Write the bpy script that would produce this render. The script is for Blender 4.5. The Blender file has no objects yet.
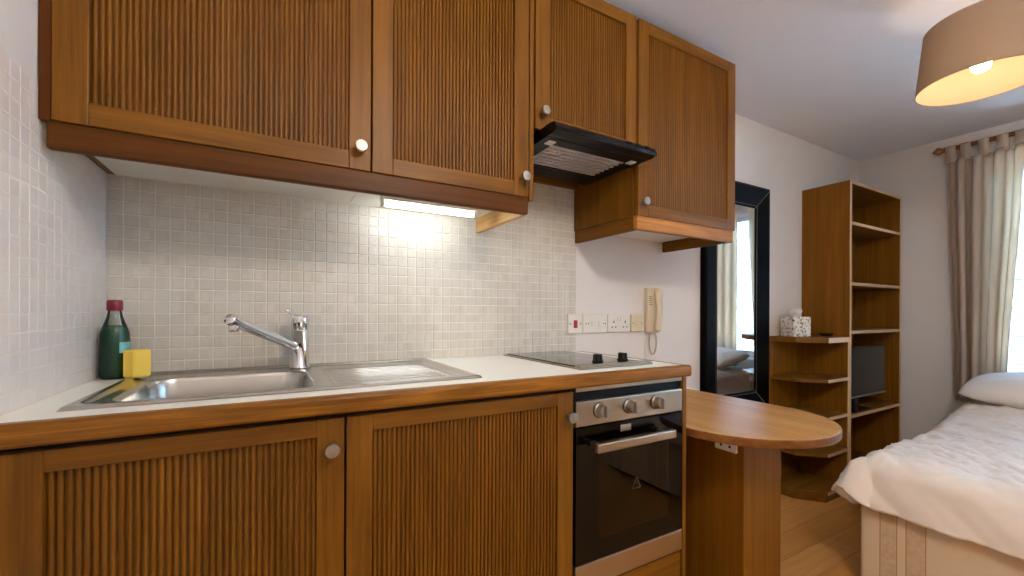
import bpy, bmesh, math, random
from mathutils import Vector, Matrix, noise
random.seed(7)
scn = bpy.context.scene
COL = scn.collection
PI = math.pi

# ------------------------------------------------------------------ materials
def lin(c):
    return tuple(((v/255)/12.92 if v/255 <= 0.04045 else ((v/255+0.055)/1.055)**2.4) for v in c) + (1.0,)

def new_mat(name):
    m = bpy.data.materials.new(name); m.use_nodes = True
    nt = m.node_tree
    return m, nt, nt.nodes['Principled BSDF']

def plain(name, rgb, rough=0.5, metal=0.0, bump=0.0, bscale=200, var=0.0, spec=0.5, coat=0.0):
    m, nt, b = new_mat(name)
    b.inputs['Base Color'].default_value = lin(rgb)
    b.inputs['Roughness'].default_value = rough
    b.inputs['Metallic'].default_value = metal
    b.inputs['Specular IOR Level'].default_value = spec
    b.inputs['Coat Weight'].default_value = coat
    tc = nt.nodes.new('ShaderNodeTexCoord')
    nz = nt.nodes.new('ShaderNodeTexNoise'); nz.inputs['Scale'].default_value = bscale
    nz.inputs['Detail'].default_value = 3
    nt.links.new(tc.outputs['Object'], nz.inputs['Vector'])
    if bump:
        bp = nt.nodes.new('ShaderNodeBump'); bp.inputs['Strength'].default_value = bump
        bp.inputs['Distance'].default_value = 0.001
        nt.links.new(nz.outputs['Fac'], bp.inputs['Height']); nt.links.new(bp.outputs['Normal'], b.inputs['Normal'])
    if var:
        mx = nt.nodes.new('ShaderNodeMix'); mx.data_type = 'RGBA'
        c = lin(rgb)
        mx.inputs[6].default_value = tuple(v*(1-var) for v in c[:3])+(1,)
        mx.inputs[7].default_value = tuple(min(1, v*(1+var)) for v in c[:3])+(1,)
        nz2 = nt.nodes.new('ShaderNodeTexNoise'); nz2.inputs['Scale'].default_value = bscale/12
        nz2.inputs['Detail'].default_value = 4
        nt.links.new(tc.outputs['Object'], nz2.inputs['Vector'])
        nt.links.new(nz2.outputs['Fac'], mx.inputs[0]); nt.links.new(mx.outputs[2], b.inputs['Base Color'])
    return m

def wood(name, dark, light, axis='Z', rough=0.42, across=110.0, along=3.0, bump=0.2, contrast=(0.36, 0.66), spec=0.2):
    m, nt, b = new_mat(name)
    tc = nt.nodes.new('ShaderNodeTexCoord')
    oi = nt.nodes.new('ShaderNodeObjectInfo')
    add = nt.nodes.new('ShaderNodeVectorMath'); add.operation = 'MULTIPLY_ADD'
    add.inputs[1].default_value = (3.1, 5.7, 4.3)
    comb = nt.nodes.new('ShaderNodeCombineXYZ')
    for i in range(3): nt.links.new(oi.outputs['Random'], comb.inputs[i])
    nt.links.new(comb.outputs[0], add.inputs[0]); nt.links.new(tc.outputs['Object'], add.inputs[2])
    mp = nt.nodes.new('ShaderNodeMapping')
    s = [across]*3; s['XYZ'.index(axis)] = along
    mp.inputs['Scale'].default_value = s
    nt.links.new(add.outputs[0], mp.inputs['Vector'])
    n1 = nt.nodes.new('ShaderNodeTexNoise'); n1.inputs['Scale'].default_value = 1.0
    n1.inputs['Detail'].default_value = 5; n1.inputs['Roughness'].default_value = 0.62; n1.inputs['Distortion'].default_value = 0.6
    nt.links.new(mp.outputs[0], n1.inputs['Vector'])
    mp2 = nt.nodes.new('ShaderNodeMapping')
    s2 = [across*0.16]*3; s2['XYZ'.index(axis)] = along*0.45
    mp2.inputs['Scale'].default_value = s2
    nt.links.new(add.outputs[0], mp2.inputs['Vector'])
    n2 = nt.nodes.new('ShaderNodeTexNoise'); n2.inputs['Scale'].default_value = 1.0; n2.inputs['Detail'].default_value = 2
    n2.inputs['Distortion'].default_value = 1.5
    nt.links.new(mp2.outputs[0], n2.inputs['Vector'])
    mth = nt.nodes.new('ShaderNodeMath'); mth.operation = 'MULTIPLY_ADD'
    mth.inputs[1].default_value = 0.45
    sc = nt.nodes.new('ShaderNodeMath'); sc.operation = 'MULTIPLY'; sc.inputs[1].default_value = 0.58
    nt.links.new(n1.outputs['Fac'], sc.inputs[0])
    nt.links.new(n2.outputs['Fac'], mth.inputs[0]); nt.links.new(sc.outputs[0], mth.inputs[2])
    rp = nt.nodes.new('ShaderNodeValToRGB')
    rp.color_ramp.elements[0].position = contrast[0]; rp.color_ramp.elements[0].color = lin(dark)
    rp.color_ramp.elements[1].position = contrast[1]; rp.color_ramp.elements[1].color = lin(light)
    nt.links.new(mth.outputs[0], rp.inputs[0]); nt.links.new(rp.outputs[0], b.inputs['Base Color'])
    bp = nt.nodes.new('ShaderNodeBump'); bp.inputs['Strength'].default_value = bump; bp.inputs['Distance'].default_value = 0.0008
    nt.links.new(n1.outputs['Fac'], bp.inputs['Height']); nt.links.new(bp.outputs['Normal'], b.inputs['Normal'])
    b.inputs['Roughness'].default_value = rough
    b.inputs['Specular IOR Level'].default_value = spec
    return m

def steel(name, rgb, rough=0.3, axis='X', aniso=True):
    m, nt, b = new_mat(name)
    b.inputs['Base Color'].default_value = lin(rgb); b.inputs['Metallic'].default_value = 1.0
    tc = nt.nodes.new('ShaderNodeTexCoord'); mp = nt.nodes.new('ShaderNodeMapping')
    s = [700.0]*3; s['XYZ'.index(axis)] = 8.0
    mp.inputs['Scale'].default_value = s
    nz = nt.nodes.new('ShaderNodeTexNoise'); nz.inputs['Scale'].default_value = 1.0; nz.inputs['Detail'].default_value = 2
    nt.links.new(tc.outputs['Object'], mp.inputs[0]); nt.links.new(mp.outputs[0], nz.inputs['Vector'])
    mr = nt.nodes.new('ShaderNodeMapRange'); mr.inputs[3].default_value = rough*0.93; mr.inputs[4].default_value = rough*1.07
    nt.links.new(nz.outputs['Fac'], mr.inputs[0]); nt.links.new(mr.outputs[0], b.inputs['Roughness'])
    return m

def emit(name, rgb, strength):
    m = bpy.data.materials.new(name); m.use_nodes = True; nt = m.node_tree
    nt.nodes.remove(nt.nodes['Principled BSDF'])
    e = nt.nodes.new('ShaderNodeEmission'); e.inputs[0].default_value = lin(rgb); e.inputs[1].default_value = strength
    nt.links.new(e.outputs[0], nt.nodes['Material Output'].inputs[0])
    return m

def fabric(name, rgb, transl=0.35, bscale=900, bump=0.25, trgb=None):
    m, nt, b = new_mat(name)
    b.inputs['Base Color'].default_value = lin(rgb); b.inputs['Roughness'].default_value = 0.9
    b.inputs['Specular IOR Level'].default_value = 0.15
    tc = nt.nodes.new('ShaderNodeTexCoord')
    wv = nt.nodes.new('ShaderNodeTexNoise'); wv.inputs['Scale'].default_value = bscale
    nt.links.new(tc.outputs['Object'], wv.inputs['Vector'])
    bp = nt.nodes.new('ShaderNodeBump'); bp.inputs['Strength'].default_value = bump; bp.inputs['Distance'].default_value = 0.001
    nt.links.new(wv.outputs['Fac'], bp.inputs['Height']); nt.links.new(bp.outputs['Normal'], b.inputs['Normal'])
    if transl > 0:
        t = nt.nodes.new('ShaderNodeBsdfTranslucent'); t.inputs[0].default_value = lin(trgb or rgb)
        mx = nt.nodes.new('ShaderNodeMixShader'); mx.inputs[0].default_value = transl
        nt.links.new(b.outputs[0], mx.inputs[1]); nt.links.new(t.outputs[0], mx.inputs[2])
        nt.links.new(mx.outputs[0], nt.nodes['Material Output'].inputs[0])
    return m

def glass_thin(name, tint=(235, 245, 250), gloss=0.12, rough=0.02):
    m = bpy.data.materials.new(name); m.use_nodes = True; nt = m.node_tree
    nt.nodes.remove(nt.nodes['Principled BSDF'])
    t = nt.nodes.new('ShaderNodeBsdfTransparent'); t.inputs[0].default_value = lin(tint)
    g = nt.nodes.new('ShaderNodeBsdfGlossy'); g.inputs['Roughness'].default_value = rough
    f = nt.nodes.new('ShaderNodeFresnel'); f.inputs[0].default_value = 1.5
    mx = nt.nodes.new('ShaderNodeMixShader')
    nt.links.new(f.outputs[0], mx.inputs[0]); nt.links.new(t.outputs[0], mx.inputs[1]); nt.links.new(g.outputs[0], mx.inputs[2])
    nt.links.new(mx.outputs[0], nt.nodes['Material Output'].inputs[0])
    return m

KD, KL = (93, 55, 6), (128, 82, 17)
M = {}
M['oak_x'] = wood('oak_grain_x', KD, KL, 'X')
M['oak_y'] = wood('oak_grain_y', KD, KL, 'Y')
M['oak_z'] = wood('oak_grain_z', KD, KL, 'Z')
M['reed'] = wood('oak_reeded', (94, 56, 6), (123, 78, 15), 'Z', across=90)
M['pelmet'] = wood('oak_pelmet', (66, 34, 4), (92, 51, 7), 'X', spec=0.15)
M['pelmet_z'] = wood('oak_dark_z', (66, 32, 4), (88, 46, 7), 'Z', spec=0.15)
M['pelmet_y'] = wood('oak_pelmet_y', (178, 134, 74), (212, 170, 110), 'Y')  # light on the pelmet return's inner face put into its colour
M['lipping'] = wood('oak_lipping', (100, 60, 11), (152, 98, 30), 'X', across=130, along=4, rough=0.36, contrast=(0.40, 0.62))
M['lipping_y'] = wood('oak_lipping_y', (90, 50, 12), (150, 98, 38), 'Y', across=80, rough=0.36)
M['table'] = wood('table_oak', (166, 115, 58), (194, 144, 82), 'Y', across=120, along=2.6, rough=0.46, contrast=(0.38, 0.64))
M['table_edge'] = wood('table_edge_oak', (100, 58, 22), (136, 86, 40), 'X', across=60, rough=0.35)
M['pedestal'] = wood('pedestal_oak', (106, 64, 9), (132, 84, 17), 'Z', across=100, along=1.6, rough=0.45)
M['book_z'] = wood('bookcase_oak', (108, 65, 9), (138, 88, 18), 'Z', across=80, along=1.4, rough=0.42)
M['book_x'] = wood('bookcase_shelf_oak', (104, 65, 14), (138, 92, 30), 'X', across=80, along=1.4, rough=0.42)
M['oak_pale'] = wood('oak_pale_x', (136, 84, 32), (188, 128, 60), 'X')  # right pelmet's oak lightened for the lamplight on it
M['edge'] = wood('pale_edging', (190, 150, 110), (226, 192, 156), 'X', across=60, rough=0.4)
M['edge_z'] = wood('pale_edging_z', (196, 156, 112), (228, 196, 158), 'Z', across=60, rough=0.4)
M['white_lam'] = plain('white_laminate', (232, 230, 222), 0.35, var=0.02)
M['white_plastic'] = plain('white_plastic', (226, 220, 208), 0.35)
M['cream_plastic'] = plain('cream_plastic', (214, 198, 160), 0.4)
M['phone'] = plain('beige_plastic', (216, 200, 170), 0.38)
M['phone_dark'] = plain('dark_beige_plastic', (150, 132, 98), 0.45)
M['red'] = plain('red_plastic', (170, 16, 18), 0.3)
M['black'] = plain('black_plastic', (6, 6, 6), 0.38, spec=0.16)
M['black_satin'] = plain('black_satin_metal', (7, 6, 6), 0.34, spec=0.2)
M['dark'] = plain('dark_void', (10, 9, 9), 0.6)
M['steel'] = steel('brushed_steel', (176, 162, 142), 0.30, 'X')
M['sink'] = steel('sink_steel', (190, 186, 180), 0.25, 'X')
M['chrome'] = plain('chrome', (222, 222, 224), 0.06, 1.0)
M['knob'] = steel('satin_knob_steel', (158, 150, 140), 0.42, 'X')
M['glass_black'] = plain('black_oven_glass', (5, 4, 4), 0.05, spec=0.22)
M['hob_glass'] = plain('hob_ceramic_glass', (52, 38, 30), 0.09, coat=0.4)
M['mesh'] = plain('aluminium_filter_mesh', (196, 190, 188), 0.4, 0.3)
M['lens'] = plain('lamp_lens_plastic', (225, 220, 210), 0.25)
M['paint'] = plain('white_wall_paint', (226, 220, 214), 0.75, bump=0.08, bscale=160, var=0.015)
M['ceil'] = plain('ceiling_paint', (226, 224, 224), 0.85, bump=0.05, bscale=120)
M['skirt'] = plain('white_gloss_paint', (226, 222, 214), 0.35)
M['grout'] = plain('white_grout', (226, 220, 208), 0.8, bump=0.1, bscale=900)
M['upvc'] = plain('white_window_frame', (230, 232, 234), 0.35)
M['glass'] = glass_thin('window_glass')
M['bulb'] = emit('bulb_glow', (255, 226, 190), 21)
M['tube'] = emit('tube_glow', (244, 250, 255), 15)
M['dome'] = emit('dome_glow', (255, 246, 236), 24.0)
M['shade'] = fabric('lampshade_fabric', (168, 144, 120), 0.22, 700, 0.25, (200, 164, 124))
M['lining'] = fabric('lampshade_lining', (212, 190, 158), 0.2, 300, 0.05)
M['curtain'] = fabric('curtain_linen', (218, 204, 190), 0.5, 700, 0.3, (232, 214, 190))
M['duvet'] = fabric('duvet_cotton', (236, 226, 214), 0.0, 600, 0.1)
M['pillow'] = fabric('pillow_cotton', (232, 224, 216), 0.0, 600, 0.1)
M['mattress'] = fabric('mattress_ticking', (214, 204, 188), 0.0, 400, 0.2)
M['rod'] = wood('curtain_pole_pine', (142, 88, 44), (180, 122, 70), 'Y')
M['mirror'] = plain('mirror_silver', (235, 236, 236), 0.015, 1.0)
M['mframe'] = plain('black_lacquer', (4, 3, 3), 0.4, spec=0.06)
M['stitch'] = plain('pale_stitching', (150, 140, 124), 0.6)
M['tv'] = plain('tv_black_gloss', (8, 8, 9), 0.25, spec=0.3)
M['screen'] = plain('tv_screen', (4, 4, 6), 0.05, spec=0.3)
M['silver'] = plain('silver_plastic', (150, 152, 158), 0.3, 0.6)
M['tissue'] = fabric('paper_tissue', (240, 236, 230), 0.2, 200, 0.2)
M['dish'] = plain('dark_bowl_glaze', (38, 20, 12), 0.25)
M['sponge'] = plain('yellow_sponge', (250, 212, 92), 0.95, bump=0.6, bscale=420, var=0.05)
M['cap'] = plain('dark_red_cap', (128, 20, 38), 0.4)
M['label'] = plain('pale_blue_label', (126, 190, 190), 0.5, var=0.2, bscale=900)
M['liquid'] = plain('green_liquid', (0, 92, 48), 0.08)
M['bottle'] = glass_thin('clear_bottle_plastic', (215, 226, 222))
M['cavity'] = plain('oven_enamel', (58, 40, 28), 0.35)
M['facade'] = plain('pale_render', (66, 86, 98), 0.9)
M['paving'] = plain('pale_paving', (216, 219, 222), 0.9)

# oven window: smoked glass
def smoked(name, tint):
    m = glass_thin(name, tint, rough=0.03); return m
M['smoke'] = smoked('smoked_oven_glass', (128, 96, 74))

# tiles : tone differs tile by tile
def tile_mat(name, axes, ca=(196, 188, 174), cb=(216, 209, 197)):
    m, nt, b = new_mat(name)
    tc = nt.nodes.new('ShaderNodeTexCoord')
    sn = nt.nodes.new('ShaderNodeVectorMath'); sn.operation = 'SNAP'
    sn.inputs[1].default_value = (0.0333, 10, 0.0333) if axes == 'xz' else (10, 0.0333, 0.0333)
    nt.links.new(tc.outputs['Object'], sn.inputs[0])
    wn = nt.nodes.new('ShaderNodeTexWhiteNoise'); nt.links.new(sn.outputs[0], wn.inputs['Vector'])
    nz = nt.nodes.new('ShaderNodeTexNoise'); nz.inputs['Scale'].default_value = 130; nz.inputs['Detail'].default_value = 4
    nt.links.new(tc.outputs['Object'], nz.inputs['Vector'])
    mx0 = nt.nodes.new('ShaderNodeMath'); mx0.operation = 'MULTIPLY_ADD'; mx0.inputs[1].default_value = 0.5
    ml = nt.nodes.new('ShaderNodeMath'); ml.operation = 'MULTIPLY'; ml.inputs[1].default_value = 0.5
    nt.links.new(wn.outputs[0], ml.inputs[0]); nt.links.new(nz.outputs['Fac'], mx0.inputs[0]); nt.links.new(ml.outputs[0], mx0.inputs[2])
    mx = nt.nodes.new('ShaderNodeMix'); mx.data_type = 'RGBA'
    mx.inputs[6].default_value = lin(ca); mx.inputs[7].default_value = lin(cb)
    nt.links.new(mx0.outputs[0], mx.inputs[0]); nt.links.new(mx.outputs[2], b.inputs['Base Color'])
    bp = nt.nodes.new('ShaderNodeBump'); bp.inputs['Strength'].default_value = 0.12; bp.inputs['Distance'].default_value = 0.001
    nt.links.new(nz.outputs['Fac'], bp.inputs['Height']); nt.links.new(bp.outputs['Normal'], b.inputs['Normal'])
    b.inputs['Roughness'].default_value = 0.32
    return m
M['tile_xz'] = tile_mat('mosaic_tile_back', 'xz')
M['tile_yz'] = tile_mat('mosaic_tile_side', 'yz', (222, 212, 206), (234, 226, 220))  # same tile coloured paler, for the light washing the left wall

def floor_mat():
    m, nt, b = new_mat('oak_laminate')
    tc = nt.nodes.new('ShaderNodeTexCoord')
    br = nt.nodes.new('ShaderNodeTexBrick')
    br.inputs['Color1'].default_value = lin((202, 142, 72)); br.inputs['Color2'].default_value = lin((214, 156, 88))
    br.inputs['Mortar'].default_value = lin((150, 98, 48)); br.inputs['Scale'].default_value = 1.0
    br.inputs['Mortar Size'].default_value = 0.0012; br.inputs['Brick Width'].default_value = 1.2; br.inputs['Row Height'].default_value = 0.13
    nt.links.new(tc.outputs['Object'], br.inputs['Vector'])
    mp = nt.nodes.new('ShaderNodeMapping'); mp.inputs['Scale'].default_value = (2.5, 45, 10)
    nt.links.new(tc.outputs['Object'], mp.inputs[0])
    nz = nt.nodes.new('ShaderNodeTexNoise'); nz.inputs['Scale'].default_value = 1; nz.inputs['Detail'].default_value = 5
    nz.inputs['Distortion'].default_value = 0.8
    nt.links.new(mp.outputs[0], nz.inputs['Vector'])
    mx = nt.nodes.new('ShaderNodeMix'); mx.data_type = 'RGBA'; mx.blend_type = 'OVERLAY'; mx.inputs[0].default_value = 0.35
    nt.links.new(br.outputs[0], mx.inputs[6]); nt.links.new(nz.outputs['Fac'], mx.inputs[7])
    nt.links.new(mx.outputs[2], b.inputs['Base Color'])
    b.inputs['Roughness'].default_value = 0.3
    return m
M['floor'] = floor_mat()

def divan_mat():
    # woven cream upholstery with pairs of tan bands running up the foot panel
    m, nt, b = new_mat('divan_damask')
    tc = nt.nodes.new('ShaderNodeTexCoord'); sx = nt.nodes.new('ShaderNodeSeparateXYZ')
    nt.links.new(tc.outputs['Object'], sx.inputs[0])
    def math_(op, a, bb):
        n = nt.nodes.new('ShaderNodeMath'); n.operation = op
        for i, v in enumerate((a, bb)):
            if isinstance(v, (int, float)): n.inputs[i].default_value = v
            elif v is not None: nt.links.new(v, n.inputs[i])
        return n.outputs[0]
    t = math_('PINGPONG', math_('ADD', sx.outputs['Y'], 0.013), 0.30)     # distance pattern along the foot
    def band(c, w): return math_('LESS_THAN', math_('ABSOLUTE', math_('SUBTRACT', t, c), None), w)
    broad = math_('ADD', band(0.075, 0.022), band(0.155, 0.024))
    lines = math_('ADD', math_('ADD', band(0.050, 0.002), band(0.100, 0.002)), math_('ADD', band(0.128, 0.002), band(0.182, 0.002)))
    nz = nt.nodes.new('ShaderNodeTexVoronoi'); nz.inputs['Scale'].default_value = 55
    nt.links.new(tc.outputs['Object'], nz.inputs['Vector'])
    nzz = nt.nodes.new('ShaderNodeTexNoise'); nzz.inputs['Scale'].default_value = 220
    nt.links.new(tc.outputs['Object'], nzz.inputs['Vector'])
    m1 = nt.nodes.new('ShaderNodeMix'); m1.data_type = 'RGBA'
    m1.inputs[6].default_value = lin((216, 196, 166)); m1.inputs[7].default_value = lin((188, 154, 112))
    nt.links.new(math_('MULTIPLY', broad, math_('ADD', math_('MULTIPLY', nz.outputs['Distance'], 0.5), 0.25)), m1.inputs[0])
    m2 = nt.nodes.new('ShaderNodeMix'); m2.data_type = 'RGBA'; m2.inputs[7].default_value = lin((178, 142, 102))
    nt.links.new(m1.outputs[2], m2.inputs[6]); nt.links.new(lines, m2.inputs[0])
    nt.links.new(m2.outputs[2], b.inputs['Base Color'])
    bp = nt.nodes.new('ShaderNodeBump'); bp.inputs['Strength'].default_value = 0.25; bp.inputs['Distance'].default_value = 0.001
    nt.links.new(nzz.outputs['Fac'], bp.inputs['Height']); nt.links.new(bp.outputs['Normal'], b.inputs['Normal'])
    b.inputs['Roughness'].default_value = 0.85
    return m
M['divan'] = divan_mat()

def mosaic_box_mat():
    m, nt, b = new_mat('shell_mosaic')
    tc = nt.nodes.new('ShaderNodeTexCoord'); v = nt.nodes.new('ShaderNodeTexVoronoi'); v.inputs['Scale'].default_value = 95
    nt.links.new(tc.outputs['Object'], v.inputs['Vector'])
    rp = nt.nodes.new('ShaderNodeValToRGB'); rp.color_ramp.elements[0].color = lin((108, 92, 72)); rp.color_ramp.elements[1].color = lin((232, 226, 214))
    rp.color_ramp.elements[1].position = 0.45
    sp = nt.nodes.new('ShaderNodeSeparateColor'); nt.links.new(v.outputs['Color'], sp.inputs[0])
    nt.links.new(sp.outputs[0], rp.inputs[0]); nt.links.new(rp.outputs[0], b.inputs['Base Color'])
    b.inputs['Roughness'].default_value = 0.3
    return m
M['mosaic'] = mosaic_box_mat()
M['faint'] = plain('faint_print', (74, 56, 40), 0.6)

# ------------------------------------------------------------------ mesh tools (world metres)
class MB:
    def __init__(s):
        s.bm = bmesh.new(); s.mats = []
    def mi(s, m):
        if m is None: return 0
        if m not in s.mats: s.mats.append(m)
        return s.mats.index(m)
    def add(s, verts, faces, m=None, smooth=False):
        k = s.mi(m); vs = [s.bm.verts.new(v) for v in verts]; out = []
        for f in faces:
            try:
                fc = s.bm.faces.new([vs[i] for i in f]); fc.material_index = k; fc.smooth = smooth; out.append(fc)
            except ValueError: pass
        return vs
    def box(s, x0, x1, y0, y1, z0, z1, m=None, bev=0.0, seg=2):
        k = s.mi(m); t = bmesh.new()
        bmesh.ops.create_cube(t, size=1.0, matrix=Matrix.Translation(((x0+x1)/2, (y0+y1)/2, (z0+z1)/2)) @ Matrix.Diagonal((abs(x1-x0), abs(y1-y0), abs(z1-z0), 1)))
        if bev > 0: bmesh.ops.bevel(t, geom=t.edges[:], offset=bev, segments=seg, affect='EDGES', profile=0.5)
        s.merge(t, k); return s
    def merge(s, t, k=0, smooth=None, mat=None):
        idx = {}
        for v in t.verts: idx[v] = s.bm.verts.new(mat @ v.co if mat else v.co)
        for f in t.faces:
            try:
                nf = s.bm.faces.new([idx[v] for v in f.verts]); nf.material_index = k
                nf.smooth = f.smooth if smooth is None else smooth
            except ValueError: pass
        t.free()
    def lathe(s, prof, origin, axis='Z', n=32, m=None, smooth=True, caps=True):
        # prof: (radius, height along axis)
        o = Vector(origin)
        A = {'X': (Vector((1,0,0)), Vector((0,1,0)), Vector((0,0,1))), 'Y': (Vector((0,1,0)), Vector((0,0,1)), Vector((1,0,0))),
             'Z': (Vector((0,0,1)), Vector((1,0,0)), Vector((0,1,0)))}
        if isinstance(axis, str): a, u, v = A[axis]
        else:
            a = Vector(axis).normalized(); u = a.orthogonal().normalized(); v = a.cross(u)
        verts = []; faces = []
        for r, h in prof:
            for i in range(n):
                t = 2*PI*i/n; verts.append(o + a*h + u*(r*math.cos(t)) + v*(r*math.sin(t)))
        for j in range(len(prof)-1):
            for i in range(n):
                faces.append((j*n+i, j*n+(i+1) % n, (j+1)*n+(i+1) % n, (j+1)*n+i))
        if caps:
            faces.append(tuple(range(n))[::-1]); L = (len(prof)-1)*n; faces.append(tuple(range(L, L+n)))
        s.add(verts, faces, m, smooth); return s
    def tube(s, pts, r, n=12, m=None, caps=True, closed=False):
        pts = [Vector(p) for p in pts]; N = len(pts); rr = r if isinstance(r, (list, tuple)) else [r]*N
        verts = []; faces = []; prev = None
        for i, p in enumerate(pts):
            d = (pts[(i+1) % N]-pts[i-1]) if closed else (pts[min(i+1, N-1)]-pts[max(i-1, 0)])
            d.normalize()
            if prev is None: u = d.orthogonal().normalized()
            else:
                u = prev - d*prev.dot(d); u.normalize()
            prev = u; v = d.cross(u)
            for k in range(n):
                t = 2*PI*k/n; verts.append(p + (u*math.cos(t)+v*math.sin(t))*rr[i])
        for i in range(N if closed else N-1):
            j = (i+1) % N
            for k in range(n):
                faces.append((i*n+k, i*n+(k+1) % n, j*n+(k+1) % n, j*n+k))
        if caps and not closed:
            faces.append(tuple(range(n))[::-1]); faces.append(tuple(range((N-1)*n, N*n)))
        s.add(verts, faces, m, True); return s
    def prism(s, poly, z0, z1, m=None, mside=None, bev=0.0):
        t = bmesh.new(); vs = [t.verts.new((p[0], p[1], z0)) for p in poly]; f = t.faces.new(vs)
        r = bmesh.ops.extrude_face_region(t, geom=[f])
        for v in r['geom']:
            if isinstance(v, bmesh.types.BMVert): v.co.z = z1
        bmesh.ops.recalc_face_normals(t, faces=t.faces)
        if bev:
            ed = [e for e in t.edges if len(e.link_faces) == 2 and any(abs(abs(f.normal.z)-1) < 1e-3 for f in e.link_faces) and not all(abs(abs(f.normal.z)-1) < 1e-3 for f in e.link_faces)]
            bmesh.ops.bevel(t, geom=ed, offset=bev, segments=3, affect='EDGES', profile=0.5)
        k, k2 = s.mi(m), s.mi(mside if mside else m)
        idx = {v: s.bm.verts.new(v.co) for v in t.verts}
        for f in t.faces:
            nf = s.bm.faces.new([idx[v] for v in f.verts]); nf.material_index = k if abs(f.normal.z) > 0.9 else k2
        t.free(); return s

def rootloc(o):
    v = Vector((0, 0, 0))
    while o is not None: v = v + o.location; o = o.parent
    return v

def build(name, mb, mat=None, parent=None, loc=None):
    """world-space mesh -> one object; with a parent the mesh sits in the parent's frame"""
    bm = mb.bm
    bmesh.ops.recalc_face_normals(bm, faces=bm.faces)
    o = bpy.data.objects.new(name, bpy.data.meshes.new(name)); COL.objects.link(o)
    off = rootloc(parent) if parent else Vector(loc or (0, 0, 0))
    bmesh.ops.translate(bm, verts=bm.verts, vec=-off)
    bm.to_mesh(o.data); bm.free()
    ms = mb.mats if mb.mats and not (len(mb.mats) == 1 and mb.mats[0] is None) else [mat]
    for x in ms: o.data.materials.append(x if x else mat)
    if parent: o.parent = parent
    elif loc: o.location = loc
    return o

def tag(o, label, cat, group=None):
    o['label'] = label; o['category'] = cat
    if group: o['group'] = group
    return o
def thing(name, label, cat, loc, group=None):
    e = bpy.data.objects.new(name, None); COL.objects.link(e); e.location = loc; e.empty_display_size = 0.05
    return tag(e, label, cat, group)
def struct(name, mb, mat=None, parent=None):
    o = build(name, mb, mat, parent)
    if not parent: o['kind'] = 'structure'
    return o

# ------------------------------------------------------------------ levels
EYE = 1.11
XL, XR, YB, YF, ZC = -0.39, 3.90, 1.50, -1.75, 2.28
WT = 0.938                      # worktop
YD = 0.94                       # base door face
YU = 1.12                       # wall door face

# ------------------------------------------------------------------ room
struct('floor', MB().box(XL-.1, XR+.1, YF-.1, YB+.1, -.08, 0), M['floor'])
struct('ceiling', MB().box(XL-.1, XR+.1, YF-.1, YB+.1, ZC, ZC+.08), M['ceil'])
struct('wall_left', MB().box(XL-.1, XL, YF, YB, 0, ZC), M['paint'])
struct('wall_back', MB().box(XL-.1, XR+.1, YB, YB+.1, 0, ZC), M['paint'])
struct('wall_front', MB().box(XL-.1, XR+.1, YF-.1, YF, 0, ZC), M['paint'])
WY0, WY1, WZ0, WZ1 = -0.30, 0.82, 0.70, 2.06
VY0, VY1 = -1.62, -.46  # unseen second window, added to bring in more daylight
w = MB()
for (a, b) in ((YF, VY0), (VY1, WY0), (WY1, YB)): w.box(XR, XR+.22, a, b, 0, ZC)
for (a, b) in ((VY0, VY1), (WY0, WY1)):
    w.box(XR, XR+.22, a, b, 0, WZ0); w.box(XR, XR+.22, a, b, WZ1, ZC)
struct('wall_right', w, M['paint'])
for k, (p, q) in enumerate(((WY0, WY1), (VY0, VY1))):
    fr = MB(); fx0, fx1 = XR+.09, XR+.14; md = (p+q)/2-.09
    for (a, b, c, d) in ((p, q, WZ0, WZ0+.05), (p, q, WZ1-.05, WZ1), (p, p+.05, WZ0, WZ1), (q-.05, q, WZ0, WZ1), (md-.03, md+.03, WZ0, WZ1)):
        fr.box(fx0, fx1, a, b, c, d, None, .004)
    win = struct('window_%d' % (k+1), fr, M['upvc'])
    build('pane', MB().box(XR+.112, XR+.118, p+.04, q-.04, WZ0+.04, WZ1-.04), M['glass'], win)
    build('window_sill', MB().box(XR-.03, XR+.09, p-.02, q+.02, WZ0-.025, WZ0, None, .005), M['upvc'], win)
    pd = bpy.data.lights.new('window_portal', 'AREA'); pd.shape = 'RECTANGLE'; pd.size = WZ1-WZ0; pd.size_y = q-p
    pd.cycles.is_portal = True
    po = bpy.data.objects.new('window_portal', pd); COL.objects.link(po)
    po.location = (XR+.16, (p+q)/2, (WZ0+WZ1)/2); po.rotation_euler = (0, math.radians(90), 0)
# skirting
struct('baseboard_right', MB().box(XR-.016, XR, YF, YB, 0, .10, None, .004), M['skirt'])
struct('baseboard_back', MB().box(1.86, 2.695, YB-.016, YB, 0, .10, None, .004), M['skirt'])

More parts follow.
